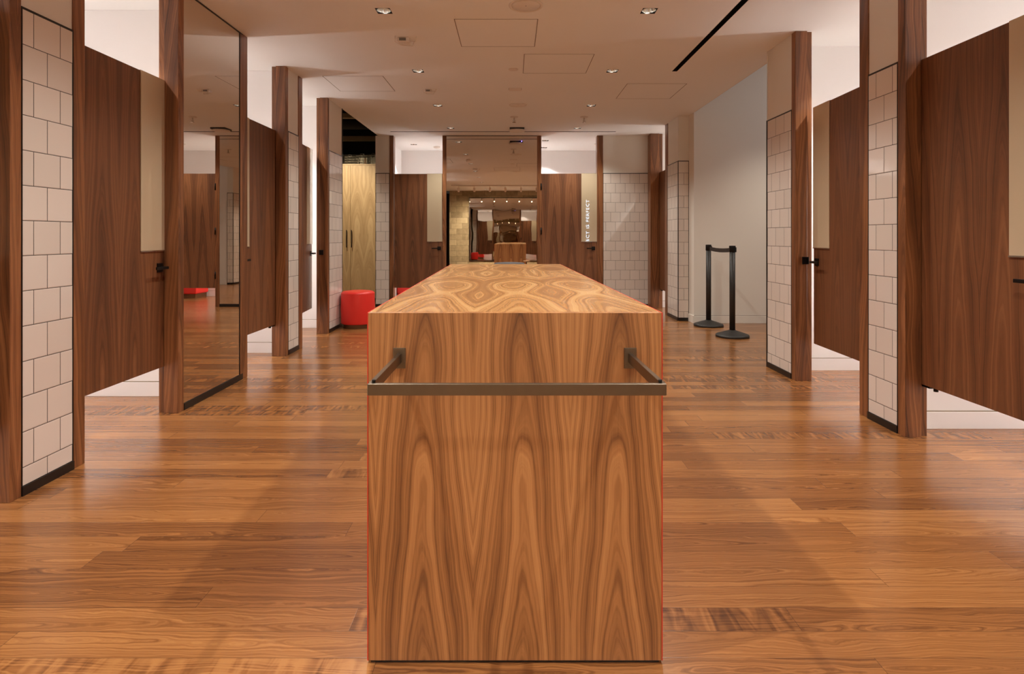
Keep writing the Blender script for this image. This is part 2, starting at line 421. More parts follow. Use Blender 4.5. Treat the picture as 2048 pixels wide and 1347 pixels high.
def tile_wall(side, y0, y1, label, yref, row0=0, far_edge=True, ends=()):
    """wall piece with tiling, black trims; yref = one joint in the top row"""
    fx = XL if side < 0 else XR; s = side
    nm = 'wall_left' if s < 0 else 'wall_right'
    core = box(nm, 'plaster', fx+s*.008, fx+s*.14, y0+.0005, y1-.0005, 0, ZC-.001); struct(core, label)
    m = MB(); du = -yref
    m.box(fx+s*.0005, fx+s*.0078, y0+.007, y1-.007, .045, TT, du=du, UV={0:(1,2),1:(0,2),2:(0,1)})
    m.build('tiling', 'tile', core)
    m = MB(); m.box(fx-s*.001, fx+s*.0078, y0+.0005, y1-.0005, TT, TT+.009)
    m.box(fx-s*.001, fx+s*.0078, y0+.0005, y0+.006, .045, TT); m.box(fx-s*.001, fx+s*.0078, y1-.006, y1-.0005, .045, TT)
    m.build('edge_trim', 'black_trim', core)
    m = MB(); m.box(fx-s*.006, fx+s*.0078, y0+.001, y1-.001, 0.0, .043); m.build('skirting', 'black_trim', core, .001)
    return core

# left side
post(-1, 2.541, 2.600, -1, 'walnut post at the left edge of the picture, nearest the camera')
tile_wall(-1, 2.600, 2.909, 'white tiled wall strip nearest the camera on the left', 2.668)
post(-1, 2.909, 2.987, 1, 'walnut post between the near left tiling and the near left door')
post(-1, 3.823, 3.888, -1, 'walnut post between the near left door and the tall left mirror')
post(-1, 4.735, 4.822, 1, 'walnut post at the far edge of the tall left mirror')
post(-1, 5.631, 5.700, -1, 'walnut post before the middle left tiled strip')
tile_wall(-1, 5.700, 5.980, 'narrow white tiled wall strip in the middle of the left side', 5.762)
post(-1, 5.980, 6.086, 1, 'thin walnut post behind the middle left tiled strip')
post(-1, 6.924, 6.975, -1, 'walnut post before the far left tiled strip', strike=True)
tile_wall(-1, 6.975, ALC0, 'far left tiled wall strip beside the red stool', 7.176)
# right side
post(1, 2.465, 2.530, 1, 'walnut post beyond the right edge of the picture')
post(1, 3.367, 3.432, -1, 'broad walnut post at the hinge side of the nearest right door')
tile_wall(1, 3.432, 3.720, 'white tiled wall strip nearest the camera on the right', 3.482)
post(1, 3.720, 3.812, 1, 'walnut post between the near right tiling and the second right door')
post(1, 4.670, 4.737, -1, 'walnut post between the second right door and the middle right tiling', strike=True)
tile_wall(1, 4.737, COR0, 'middle right tiled wall strip at the corridor opening', 4.868)
post(1, 8.510, 8.650, 1, 'thin walnut post behind the far right tiled pier')
m = MB(); m.box(2.198, XR+.093, 9.36, 9.5485, 0, ZC-.001, du=1.1, dv=.4); m.box(XR+.0932, XR+.15, 9.382, 9.4985, 0, ZC-.001, du=2.1)
struct(m.build(trimname(), 'post_wood', None, .0025), 'walnut post in the far right corner')
tile_wall(1, 7.985, 8.510, 'far right tiled pier beside the corridor wall', 8.06)

# tiled end caps of the right piers at both sides of the corridor opening
def endcap(y, d, x1, label):
    """y = plane of the pier end, d = direction it faces along y"""
    c = box('wall_pier', 'plaster', XR+.002, x1, y+d*.001, y+d*.007, 0, ZC-.001); struct(c, label)
    m = MB(); m.box(XR+.006, x1-.006, y+d*.0075, y+d*.015, .045, TT, du=-2.244, UV={0:(1,2),1:(0,2),2:(0,1)}); m.build('tiling', 'tile', c)
    m = MB(); m.box(XR-.0012, XR+.0055, y+d*.0005, y+d*.016, 0, TT+.009); m.box(x1-.0055, x1, y+d*.0075, y+d*.016, .045, TT); m.box(XR+.0056, x1, y+d*.0075, y+d*.016, TT+.0005, TT+.009); m.build('edge_trim', 'black_trim', c)
    m = MB(); m.box(XR+.0056, x1, y+d*.0075, y+d*.021, 0, .043); m.build('skirting', 'black_trim', c)
endcap(7.985, -1, 2.3895, 'end face of the far right pier towards the camera')
endcap(COR0, 1, 2.384, 'end face of the middle right pier towards the corridor')
box('trim_41', 'black_trim', XL-.14, XL+.002, ALC0, ALC0+.006, 0, ZC-.001)
struct(bpy.data.objects['trim_41'], 'black corner trim of the far left tiling')

# plain walls near the camera
struct(box('wall_left', 'plaster', XL-.14, XL, 0, 1.615, 0, ZC-.001), 'plain left wall beside the camera')
post(-1, 1.615, 1.680, 1, 'walnut post beyond the left edge of the picture')
struct(box('wall_right', 'plaster', XR, XR+.14, 2.0, 2.465, 0, ZC-.001), 'plain end of the right wall, outside the picture')
# out-of-opening door leaf region on the right begins at 2.53
struct(box('wall_left', 'plaster', -3.4, XL, -.14, 0, 0, ZC-.001), 'return wall left of the camera')
struct(box('wall_left', 'plaster', -3.54, -3.4, YW-1.5, -.14, 0, ZC-.001), 'side wall left behind the camera')
struct(box('wall_right', 'plaster', 3.951, 4.05, YW, .499, 0, ZC-.001), 'side wall right behind the camera')
# block wall behind the camera (seen in the back mirror)
struct(box('wall_front', 'block', -2.26, 4.05, YW-.2, YW, 0, ZC-.001, UV={0:(1,2),1:(0,2),2:(0,1)}), 'concrete block wall seen in the back mirror')
struct(box('wall_passage', 'dark_paint', -3.4, -2.26, YW-1.5, YW-1.4, 0, ZC-.001), 'dark end of the passage beside the block wall')

# rooms: partitions and outer walls with baseboards
def bb(x0, x1, y0, y1, side):
    o = MB(); o.box(x0, x1, y0, y1, 0, .101)
    b = o.build('baseboard_'+side, 'room_paint', None, .0015)
    q = MB(); q.box(x0+.002, x1-.002, y0+.004, y1-.0002, .1012, .1055); q.build('shadow_line', 'beam_paint', b)
    return struct(b, 'white baseboard of the %s fitting rooms' % side)
for y in (1.10, 2.68, 4.24, 5.80, 7.37):
    if y == 7.37:
        struct(box('wall_left', 'room_paint', -3.95, XL-.141, y, ALC0, 0, ZC-.001), 'white end wall of the far left fitting room')
    else:
        struct(box('wall_left', 'room_paint', -3.95, XL-.141, y, y+.10, 0, ZC-.001), 'white partition wall of the left fitting rooms, %s' % {1.10:'beside the camera',2.68:'before the near left door',4.24:'seen past the near left door',5.80:'seen past the second left door'}[y])
    bb(-3.85, XL-.145, y-.013, y-.0005, 'left')
struct(box('wall_left', 'room_paint', -3.95, -3.85, 1.20, 7.37, 0, ZC-.001), 'outer wall of the left fitting rooms')
bb(-3.8495, -3.837, 1.22, 7.35, 'left')
for y in (2.0, 3.527, 5.05):
    struct(box('wall_right', 'room_paint', XR+.141, 4.05, y, y+(.139 if y > 5 else .10), 0, ZC-.001 if y < 5 else 3.9), 'white partition wall of the right fitting rooms, %s' % {2.0:'nearest the camera',3.527:'seen past the nearest right door',5.05:'seen past the second right door'}[y])
    bb(XR+.145, 3.95, y-.013, y-.0005, 'right')
struct(box('wall_right', 'room_paint', 3.95, 4.05, .5, 5.05, 0, ZC-.001), 'outer wall of the right fitting rooms')
# corridor walls
struct(box('wall_corridor', 'plaster', 2.39, 6.0, COR1, COR1+.25, 0, 3.9), 'tall pale wall behind the belt barriers')
m = MB(); m.box(2.378, 5.9, COR1-.012, COR1-.0005, 0, .100); m.box(2.378, 2.3895, COR1-.0005, 7.962, 0, .100)
struct(m.build('baseboard_corridor', 'plaster', None, .002), 'pale baseboard along the corridor wall')
m = MB(); m.box(2.386, 5.9, COR1-.004, COR1-.0005, .101, .104); m.build('shadow_line', 'seam', bpy.data.objects['baseboard_corridor'])
struct(box('wall_corridor', 'plaster', 6.0, 6.1, COR0, COR1+.25, 0, 3.9), 'far side wall of the corridor')
struct(box('wall_corridor', 'plaster', 4.06, 6.0, COR0-.14, COR0-.001, 0, 3.9), 'near side wall of the corridor')
# room behind the far right door
struct(box('wall_right', 'room_paint', 3.95, 4.05, COR1+.251, 9.5, 0, ZC-.001), 'outer wall of the far right fitting room')
struct(box('wall_right', 'room_paint', XR+.141, 4.05, 9.5, 9.6, 0, ZC-.001), 'white wall seen past the far right door')
bb(XR+.145, 3.95, 9.487, 9.4995, 'right')

# ------------------------------------------------------------ back wall
def bpost(x0, x1, label):
    m = MB(); m.box(x0, x1, YB-.004, YB+.14, 0, ZC-.001, du=random.uniform(0,5), dv=random.uniform(0,5))
    return struct(m.build(trimname(), 'post_wood', None, .0025, loc=(x0, YB, 0)), label)
def btile(x0, x1, xref, label):
    core = box('wall_back', 'plaster', x0+.0005, x1-.0005, YB+.008, YB+.14, 0, ZC-.001); struct(core, label)
    m = MB(); m.box(x0+.007, x1-.007, YB+.0005, YB+.0078, .045, TT, du=-xref, UV={0:(1,2),1:(0,2),2:(0,1)}); m.build('tiling', 'tile', core)
    m = MB(); m.box(x0+.0005, x1-.0005, YB-.001, YB+.0078, TT, TT+.009); m.box(x0+.0005, x0+.006, YB-.001, YB+.0078, .045, TT); m.box(x1-.006, x1-.0005, YB-.001, YB+.0078, .045, TT)
    m.build('edge_trim', 'black_trim', core)
    m = MB(); m.box(x0+.001, x1-.001, YB-.006, YB+.0078, 0, .043); m.build('skirting', 'black_trim', core)
btile(-2.212, -1.983, -2.045, 'narrow tiled wall strip right of the cabinet alcove')
bpost(-1.983, -1.918, 'walnut post left of the back left door')
bpost(-1.125, -1.062, 'walnut post left of the back mirror')
bpost(.408, .475, 'walnut post right of the back mirror')
bpost(1.376, 1.473, 'walnut post right of the back right door')
btile(1.473, XR-.002, 1.597, 'wide white tiled wall right of the back right door')
struct(box('wall_back', 'plaster', -1.0615, .4075, YB+.02, YB+.14, 0, ZC-.001), 'wall carrying the back mirror')
# back rooms
struct(box('wall_back', 'room_paint', -2.212, 4.05, 11.24, 11.34, 0, ZC-.001), 'rear white wall of the back fitting rooms')
struct(box('wall_back', 'room_paint', -2.212, -2.11, YB+.141, 11.24, 0, ZC-.001), 'side wall between the alcove and the back left room')
struct(box('wall_back', 'room_paint', -.40, -.30, YB+.141, 11.24, 0, ZC-.001), 'partition between the two back fitting rooms')
struct(box('wall_back', 'room_paint', 2.40, 2.50, 9.601, 11.24, 0, ZC-.001), 'right side wall of the back right room')
bb(-2.11, -.41, 11.227, 11.2395, 'back'); bb(-.29, 2.39, 11.227, 11.2395, 'back')
# alcove
struct(box('wall_alcove', 'grey_paint', -4.3, -2.213, 11.0, 11.1, 0, 2.66), 'grey wall behind the baskets in the alcove')
struct(box('wall_alcove', 'dark_paint', -4.3, -2.213, 11.3, 11.4, 0, 3.6), 'dark wall above the alcove')
struct(box('wall_alcove', 'grey_paint', -4.3, -4.2, ALC0+.001, 11.3, 0, 3.6), 'left wall of the alcove')
struct(box('wall_alcove', 'plaster', -4.2, XL-.141, ALC0-.05, ALC0-.001, ZC, 3.6), 'wall above the far left room')
struct(box('wall_alcove', 'dark_paint', -2.213, -2.205, 9.6, 11.3, ZC, 3.6), 'upper side wall of the alcove')
for k, (y, z0, z1, mt) in enumerate([(10.6, 2.86, 2.94, 'beam_paint'), (9.5, 3.05, 3.12, 'beam_paint'), (8.9, 3.22, 3.30, 'beam_paint')]):
    tag(box('ceiling_beam', mt, -4.2, -2.215 if y > 9.56 else XL-.014, y, y+.12, z0, z1, None, .004),
        ['tan steel beam just above the cabinet baskets', 'tan beam in the dark ceiling above the alcove, middle one', 'highest tan beam in the dark ceiling above the alcove'][k], 'beam', 'beams above the alcove')
m = MB(); m.tube([(-4.15, 10.05, 3.06), (-2.23, 10.05, 3.06)], .10, 20)
tag(m.build('air_duct', 'dark_paint'), 'dark round duct in the open ceiling above the cabinet', 'duct')

# ------------------------------------------------------------ doors
def make_door(n, hinge, ang, w, sgn, label, hinges=False, pivot=False, seed=0):
    """leaf runs from the hinge along local x; the aisle face is y=0, sgn = direction of the aisle"""
    d = empty('door_%d' % n, (hinge[0], hinge[1], 0), ang); struct(d, label)
    t = .043
    m = MB(); m.box(0.003, w, 0, -sgn*t, DB, DT, du=seed*.37, dv=seed*1.7); m.build('door_leaf', 'door_wood', d, .0015)
    m = MB(); m.box(w-.252, w-.001, sgn*.0005, sgn*.0065, 1.057, DT+.001); g = m.build('glass_panel', 'painted_glass', d, .001)
    m = MB(); m.box(w-.255, w+.0015, sgn*.0002, sgn*.0085, 1.050, 1.0565); m.box(w-.253, w+.0015, sgn*.0002, -sgn*.004, DT+.0012, DT+.004)
    m.build('panel_rail', 'chrome', g)
    xr = w-.058
    m = MB(); m.box(xr-.029, xr+.029, sgn*.0005, sgn*.008, .916, .974); h = m.build('rose', 'black_metal', d, .0015)
    h['label'] = 'square black handle plate'
    m = MB()
    m.lathe([(.009, sgn*.008), (.009, sgn*.052)], 12, (xr, 0, .945), 'y')
    m.box(xr-.115, xr+.010, sgn*.046, sgn*.056, .936, .954)
    m.build('lever', 'black_metal', h, .003)
    if hinges:
        for z in (1.94, 1.225, .51):
            m = MB(); m.lathe([(.0095, z-.055), (.0095, z+.055)], 12, (-.001, sgn*.010, 0)); m.box(.000, .012, sgn*.0002, sgn*.004, z-.05, z+.05)
            m.build('hinge', 'black_metal', d)
    if pivot:
        m = MB(); m.box(.0, .06, -sgn*.012, -sgn*.034, DB-.014, DB-.0005); m.lathe([(.012, DB-.02), (.012, DB-.0005)], 12, (.10, -sgn*.02, 0))
        m.build('pivot', 'black_metal', d)
    return d
LX, RX = XL-.096, XR+.096
make_door(1, (LX, 2.972), PI/2, .864, -1, 'near left walnut fitting room door with glass strip and black lever', seed=1)
make_door(9, (LX, 1.665), PI/2, .888, -1, 'left walnut door beside the camera, outside the picture', seed=9)
make_door(2, (LX, 5.648), -PI/2, .840, 1, 'second left walnut door, beyond the tall mirror', pivot=True, seed=2)
make_door(3, (LX, 6.072), PI/2+.10, .838, -1, 'third left walnut door, standing slightly ajar', seed=3)
make_door(4, (RX, 3.384), -PI/2, .865, -1, 'nearest right walnut door, cut by the right edge of the picture', pivot=True, seed=4)
make_door(5, (RX, 3.797), PI/2-.040, .845, 1, 'second right walnut door, slightly ajar with a lit gap', seed=5)
make_door(6, (RX, 9.375), -PI/2, .735, -1, 'far right walnut door seen nearly edge on', pivot=True, seed=6)
make_door(7, (-1.916, YB+.05), 0, .789, -1, 'back left walnut door beside the mirror', seed=7)
make_door(8, (.4725, YB+.003), 0, .9025, -1, 'back right walnut door with black hinges', hinges=True, seed=8)

# ------------------------------------------------------------ mirrors
t = empty('wall_mirror', (XL, 4.28, 0)); tag(t, 'tall floor to ceiling mirror on the left wall between two doors', 'mirror')
struct(box('wall_left', 'plaster', XL-.14, XL-.012, 3.889, 4.734, 0, ZC-.001), 'wall behind the tall left mirror')
def lbox(name, mat, par, x0, x1, y0, y1, z0, z1, bevel=0, **kw):
    o = box(name, mat, x0-par.location.x, x1-par.location.x, y0-par.location.y, y1-par.location.y, z0, z1, par, bevel, **kw); return o
lbox('mirror_glass', 'mirror', t, XL-.0115, XL-.002, 3.889, 4.677, .047, ZC-.014)
lbox('top_trim', 'black_trim', t, XL-.0115, XL, 3.889, 4.734, ZC-.013, ZC-.002)
lbox('skirting', 'black_trim', t, XL-.0115, XL+.004, 3.889, 4.734, .0, .046, .001)
lbox('side_trim', 'black_trim', t, XL-.0115, XL-.001, 4.678, 4.692, .0465, ZC-.014)
lbox('frame_strip', 'post_wood', t, XL-.0115, XL+.001, 4.693, 4.733, .0465, ZC-.014)
t = empty('wall_mirror', (-.327, YB, 0)); tag(t, 'large mirror in the middle of the back wall, reflecting the block wall', 'mirror')
lbox('mirror_glass', 'mirror', t, -1.0605, .4065, YB+.003, YB+.0195, .047, ZC-.010)
lbox('top_trim', 'black_trim', t, -1.0605, .4065, YB+.001, YB+.0195, ZC-.0095, ZC-.002)
lbox('skirting', 'black_trim', t, -1.0605, .4065, YB-.004, YB+.0195, 0, .046)

t = empty('block_wall_mirror', (.05, YW, 0)); tag(t, 'wide wavy mirror with thin black frame on the concrete block wall', 'mirror'); t.rotation_euler = (math.radians(.45), 0, 0); t.location.y = YW+.022
lbox('mirror_glass', 'mirror_wavy', t, -1.53, 1.62, YW+.032, YW+.044, .26, 2.50)
m = MB(); X0, X1, Z0, Z1 = -1.55-.05, 1.64-.05, .24, 2.52
m.box(X0, X0+.02, .001, .03, Z0, Z1); m.box(X1-.02, X1, .001, .03, Z0, Z1); m.box(X0, X1, .001, .03, Z0, Z0+.02); m.box(X0, X1, .001, .03, Z1-.02, Z1)
m.build('mirror_frame', 'black_trim', t)

# neon lettering on the block wall: it is read in the glass strip of the back right door
sg = empty('neon_sign', (2.78, YW, .945)); tag(sg, 'blue white illuminated lettering climbing the block wall, mirrored in the glass strip', 'sign')
words = []
for wtxt in ('ECT', 'IS', 'PERFECT'):
    tx = bpy.data.curves.new('neon_text', 'FONT'); tx.body = wtxt; tx.size = .155; tx.extrude = .006; tx.space_character = 1.12
    to = bpy.data.objects.new('tmp', tx); C.objects.link(to); bpy.context.view_layer.update()
    me = bpy.data.meshes.new_from_object(to.evaluated_get(bpy.context.evaluated_depsgraph_get())); bpy.data.objects.remove(to)
    words.append((me, max(v.co.x for v in me.vertices)))
gap = .075; k = 1.50/(sum(w for _, w in words)+2*gap); cur = 0.0
for me, w in words:
    for v in me.vertices:
        x, y, z = v.co
        v.co = (-y, .012+z, (x+cur)*k)     # letters climb upwards; their mirror image reads correctly
    cur += w + gap
    me.materials.clear(); me.materials.append(M['neon'])
    so = bpy.data.objects.new('lettering', me); C.objects.link(so); so.parent = sg
m = MB(); m.box(-.15, .05, .001, .004, -.03, 1.53); m.build('backing_strip', 'black_trim', sg)

# ------------------------------------------------------------ service table
kx = -.0200; Y0, Y1 = 1.587, 4.308; TX0, TX1 = -.3865, .4025; TZ = .943
SK = lambda p: Vector((p.x + kx*(p.y-Y0), p.y, p.z))
tb = empty('service_table', (0, Y0, 0)); tag(tb, 'long walnut veneered table with a metal rail on its near end', 'table')
def tpart(name, mat, x0, x1, y0, y1, z0, z1, bevel=0, grain='z'):
    m = MB(); m.box(x0, x1, y0, y1, z0, z1, grain=grain, T=SK); o = m.build(name, mat, tb, bevel); o.location = (0, -Y0, 0); return o
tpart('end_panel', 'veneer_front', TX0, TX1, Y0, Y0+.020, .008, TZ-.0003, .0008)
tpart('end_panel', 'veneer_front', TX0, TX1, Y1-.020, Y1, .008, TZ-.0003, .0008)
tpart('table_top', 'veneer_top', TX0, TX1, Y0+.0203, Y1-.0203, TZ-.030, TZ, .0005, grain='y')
sp = tpart('side_panel', 'red_laminate', TX0-.0028, TX0-.0002, Y0, Y1, .008, TZ); sp['label'] = 'red laminated long side'
sp = tpart('side_panel', 'red_laminate', TX1+.0002, TX1+.0028, Y0, Y1, .008, TZ); sp['label'] = 'red laminated long side'
tpart('plinth', 'black_trim', TX0+.006, TX1-.006, Y0+.006, Y1-.006, 0, .0078)
yf = 1.258
m = MB(); m.box(-.309, .330, yf, yf+.012, .809, .834)
rl = m.build('rail', 'bronze', tb, .0015); rl.location = (0, -Y0, 0); rl['label'] = 'square bronze metal rail'
def sub(name, m, mat, bevel=0.0): return m.build(name, mat, rl, bevel)
for (xa, xb) in (((-.3085, -.2975), (-.3075, -.2965)), ((.3190, .3300), (.3125, .3235))):
    m = MB(); m.box(xa[0], xa[1], yf+.0122, Y0-.0055, .8095, .8345, T=lambda p, d=(xb[0]-xa[0]): Vector((p.x+d*(p.y-yf)/(Y0-yf), p.y, p.z)))
    sub('arm', m, 'bronze', .001)
    m = MB(); xc = (xb[0]+xb[1])/2; m.box(xc-.017, xc+.016, Y0-.005, Y0-.0003, .794, .849); sub('mounting_plate', m, 'bronze', .0008)
    m = MB(); xc = xa[1] if xa[0] < 0 else xa[0]; m.lathe([(.004, .8342), (.004, .8405)], 12, (xc, yf+.012, 0)); sub('pin', m, 'black_metal')

# ------------------------------------------------------------ red stool and benches
def round_body(r, z0, z1, e=.035, n=48):
    prof = [(r-.012, z0)]
    prof += [(r-.012+.012*math.sin(a), z0+.012-.012*math.cos(a)) for a in (PI/6, PI/3, PI/2)]
    prof += [(r+.004, (z0+z1)/2)]
    for i in range(7):
        a = PI/2*i/6; prof.append((r-e+e*math.cos(a), z1-e+e*math.sin(a)))
    prof += [(r*.6, z1+.006), (r*.3, z1+.009), (.001, z1+.010)]
    return prof
st = empty('round_stool', (-1.944, 7.445, 0)); tag(st, 'round red upholstered stool beside the far left tiling', 'stool')
m = MB(); m.lathe(round_body(.206, .05, .452), 56); m.build('seat', 'red_vinyl', st)
m = MB(); m.lathe([(.180, 0), (.180, .0495)], 48); m.build('base', 'bronze_base', st, .001)
m = MB(); m.lathe([(.2075, .4265), (.2075, .4285)], 56, cap=False); m.build('piping', 'red_vinyl', st)
for (x0, x1, label) in ((-2.105, -1.62, 'red bench behind the back left door'), (1.44, 2.36, 'red bench behind the back right door')):
    b = empty('bench', ((x0+x1)/2, 11.0, 0)); tag(b, label, 'bench', 'red benches in the back fitting rooms')
    hw = (x1-x0)/2
    m = MB(); m.box(-hw, hw, -.225, .220, .08, .46); m.build('seat', 'red_vinyl', b, .025, seg=4)
    m = MB(); m.box(-hw+.03, hw-.03, -.20, .20, 0, .0795); m.build('base', 'bronze_base', b)

# grey ottoman and small side table hidden behind the table, seen in the back mirror
b = empty('ottoman', (-.055, 6.75, 0)); tag(b, 'grey upholstered round ottoman seen in the back mirror', 'ottoman')
m = MB(); m.lathe(round_body(.33, .06, .585, .05), 56); m.build('seat', 'grey_fabric', b)
m = MB(); m.lathe([(.26, 0), (.26, .0595)], 48); m.build('base', 'black_trim', b)
b = empty('side_table', (.36, 4.46, 0)); tag(b, 'tiny round pale wood side table seen in the back mirror', 'table')
m = MB(); m.lathe([(.078, .505), (.080, .510), (.080, .528), (.077, .532)], 40); m.build('table_top', 'pale_wood', b)
m = MB(); m.lathe([(.012, .012), (.012, .5045)], 20); m.build('pole', 'black_metal', b)
m = MB(); m.lathe([(.075, 0), (.075, .008), (.013, .014)], 40); m.build('foot', 'black_metal', b)

# ------------------------------------------------------------ stanchions
def stanchion(x, y, label, rz):
    s_ = empty('belt_stanchion', (x, y, 0), rz); tag(s_, label, 'barrier post', 'black barrier posts in the corridor')
    m = MB(); m.lathe([(.178, .0), (.183, .004), (.183, .022), (.172, .030), (.10, .055), (.045, .072), (.036, .078), (.001, .078)], 56); m.build('base', 'stanchion_black', s_)
    m = MB(); m.lathe([(.0315, .0785), (.0315, .965)], 32); m.build('pole', 'stanchion_black', s_)
    m = MB(); m.lathe([(.034, .9655), (.036, .970), (.036, 1.030), (.033, 1.036), (.001, 1.037)], 32)
    for a in range(4):
        c, s2 = math.cos(a*PI/2), math.sin(a*PI/2)
        m.box(.030*c-.014*abs(s2)-.004*abs(c), .030*c+.014*abs(s2)+.012*abs(c), .030*s2-.014*abs(c)-.004*abs(s2), .030*s2+.014*abs(c)+.012*abs(s2), .962, 1.018)
    m.build('belt_head', 'black_metal', s_, .002)
    return s_
s1 = stanchion(2.505, 7.52, 'black belt barrier post nearer the corridor wall', 0)
s2 = stanchion(2.51, 6.72, 'black belt barrier post nearer the camera', 0)
m = MB(); N = 16
prev = None
for i in range(N):
    a, b = i/N, (i+1)/N
    f = lambda t: (.005*t, .046+(.80-.092)*(t)*-1-.092+0, 0)
    def P(t, dz):
        y = -.046 - (.80-.092)*t; z = 1.010 - .012*math.sin(PI*t) + dz; return Vector((.005*t, y, z))
    for (o0, o1) in ((.0008, .0008), (-.0008, -.0008)):
        m.quad([P(a, -.048)+Vector((o0,0,0)), P(b, -.048)+Vector((o0,0,0)), P(b, 0)+Vector((o1,0,0)), P(a, 0)+Vector((o1,0,0))], [(0,0)]*4, True)
bl = m.build('belt', 'belt_fabric', s1)
bl['label'] = 'dark retractable belt strap'

# ------------------------------------------------------------ cabinet and baskets in the alcove
CY = 10.28; CT = 2.40
def px(x, y): return (x-1024)*y/F
cb = empty('tall_cabinet', (px(704, CY), CY, 0)); tag(cb, 'tall light walnut cabinet with two doors in the dark alcove', 'cabinet')
cx0 = px(640, CY)-cb.location.x; cxs = px(701, CY)-cb.location.x; cx1 = px(752.5, CY)-cb.location.x
m = MB(); m.box(cx0, cx1, .022, .68, .06, CT-.025); m.build('body', 'cabinet_wood', cb)
m = MB(); m.box(cx0, cx1, .0, .69, CT-.0245, CT, grain='x'); m.build('top', 'cabinet_wood', cb, .001)
m = MB(); m.box(cx0, cx1, .04, .6, 0, .0595); m.build('plinth', 'black_trim', cb)
for (a, b, hx) in ((cx0+.002, cxs-.002, cxs-.062), (cxs+.002, cx1-.002, cxs+.025)):
    m = MB(); m.box(a, b, 0, .0215, .065, CT-.027, du=-a); dd = m.build('door', 'cabinet_wood', cb, .001)
    m = MB(); zt = 1.15-(459.5-471)*CY/F; zb = 1.15-(494.5-471)*CY/F
    m.box(hx-.006, hx+.006, -.038, -.026, zb, zt); m.box(hx-.005, hx+.005, -.027, -.0003, zt-.03, zt-.02); m.box(hx-.005, hx+.005, -.027, -.0003, zb+.02, zb+.03)
    m.build('handle', 'black_metal', dd, .001)
def basket(x0, x1, h, label, nbars, fill):
    b = empty('wire_basket', ((x0+x1)/2, CY+.18, CT)); tag(b, label, 'basket', 'wire baskets on the cabinet')
    w = (x1-x0)/2; d = .13; m = MB()
    for z in (.004, h*.33, h*.62, h-.004):
        m.tube([(-w,-d,z),(w,-d,z),(w,d,z),(-w,d,z),(-w,-d,z)], .003 if z < h-.01 else .0045, 6)
    for i in range(nbars+1):
        x = -w+2*w*i/nbars; m.tube([(x,-d,h),(x,-d,.004),(x,d,.004),(x,d,h)], .002, 5)
    for y in (-.06, 0, .06):
        m.tube([(-w,y,h),(-w,y,.004),(w,y,.004),(w,y,h)], .002, 5)
    m.build('wire_frame', 'wire', b)
    m = MB(); m.tube([(-w*.35,-d,h),(-w*.3,-d,h+.03),(w*.3,-d,h+.03),(w*.35,-d,h)], .003, 6); m.build('handle', 'wire', b)
    return b
basket(px(688, CY), px(708, CY), .135, 'small square wire basket on the left of the cabinet top', 8, 0)
basket(px(711, CY), px(735, CY), .15, 'wire basket in the middle of the cabinet top', 11, 1)
basket(px(737.5, CY), px(752, CY), .16, 'wire basket at the right end of the cabinet top', 6, 1)
k = 0
for bx0, bx1 in ((713, 733), (739, 751)):
    n_ = 8 if bx0 == 713 else 5
    for i in range(n_):
        x = px(bx0+(bx1-bx0)*(i+.5)/n_, CY)
        m = MB(); h = random.uniform(.10, .15); T = lambda p, s=random.uniform(-.04,.04): Vector((p.x+s*(p.z-CT), p.y, p.z))
        m.box(x-.002, x+.002, CY+.08, CY+.26, CT+.010, CT+h, T=T)
        o = m.build('hanger', 'pale_wood' if random.random() < .5 else 'wire', None, loc=(x, CY+.17, CT))
        tag(o, 'thin pale hanger standing on edge in the %s wire basket' % ('middle' if bx0 == 713 else 'right'), 'hanger', 'hangers in the %s wire basket' % ('middle' if bx0 == 713 else 'right'))

# ------------------------------------------------------------ ceiling fittings
def downlight_proto():
    d = empty('downlight', (0, 0, ZC))
    m = MB(); e = HS; t = .004; h = .075
    m.box(-e, -e+t, -e, e, .0006, h); m.box(e-t, e, -e, e, .0006, h); m.box(-e+t, e-t, -e, -e+t, .0006, h); m.box(-e+t, e-t, e-t, e, .0006, h)
    m.box(-e, e, -e, e, h, h+.004)
    m.build('housing', 'black_metal', d)
    m = MB(); m.lathe([(.049, .004), (.041, .036), (.026, .066)], 32, cap=False); m.build('reflector', 'chrome', d)
    m = MB(); m.lathe([(.0235, .0665), (.001, .0665)], 24, cap=False); m.build('lamp', 'lamp', d)
    return d
def spot(parent, name, power, col, loc, ang=118, blend=.55, size=.012, rot=None):
    L = bpy.data.lights.new(name, 'SPOT'); L.energy = power; L.color = col; L.spot_size = math.radians(ang); L.spot_blend = blend; L.shadow_soft_size = size
    o = bpy.data.objects.new(name, L); C.objects.link(o); o.parent = parent; o.location = loc
    if rot: o.rotation_euler = rot
    return o
proto = downlight_proto(); used = False
order = ['behind the camera', 'above the near end of the table', 'above the middle of the table', 'first one visible from the front', 'second one visible from the front', 'third one visible from the front', 'furthest, close to the back wall']
ys_dl = sorted(set(y for _, y in DL))
for (x, y) in DL:
    d = proto if not used else copy_tree(proto); used = True
    d.location = (x, y, ZC)
    tag(d, 'square recessed downlight in the %s row, %s' % ('left' if x < 0 else 'right', order[ys_dl.index(y)]), 'ceiling light', 'downlights over the hall')
for (x, y), w in zip(RD, ('in the back left fitting room', 'in the back right fitting room, nearer', 'in the back right fitting room, further', 'in the left fitting room beside the camera', 'in the near left fitting room', 'in the second left fitting room', 'in the third left fitting room', 'in the nearest right fitting room', 'in the second right fitting room', 'in the far right fitting room')):
    d = copy_tree(proto); d.location = (x, y, ZC); tag(d, 'square recessed downlight '+w, 'ceiling light', 'downlights in the fitting rooms')
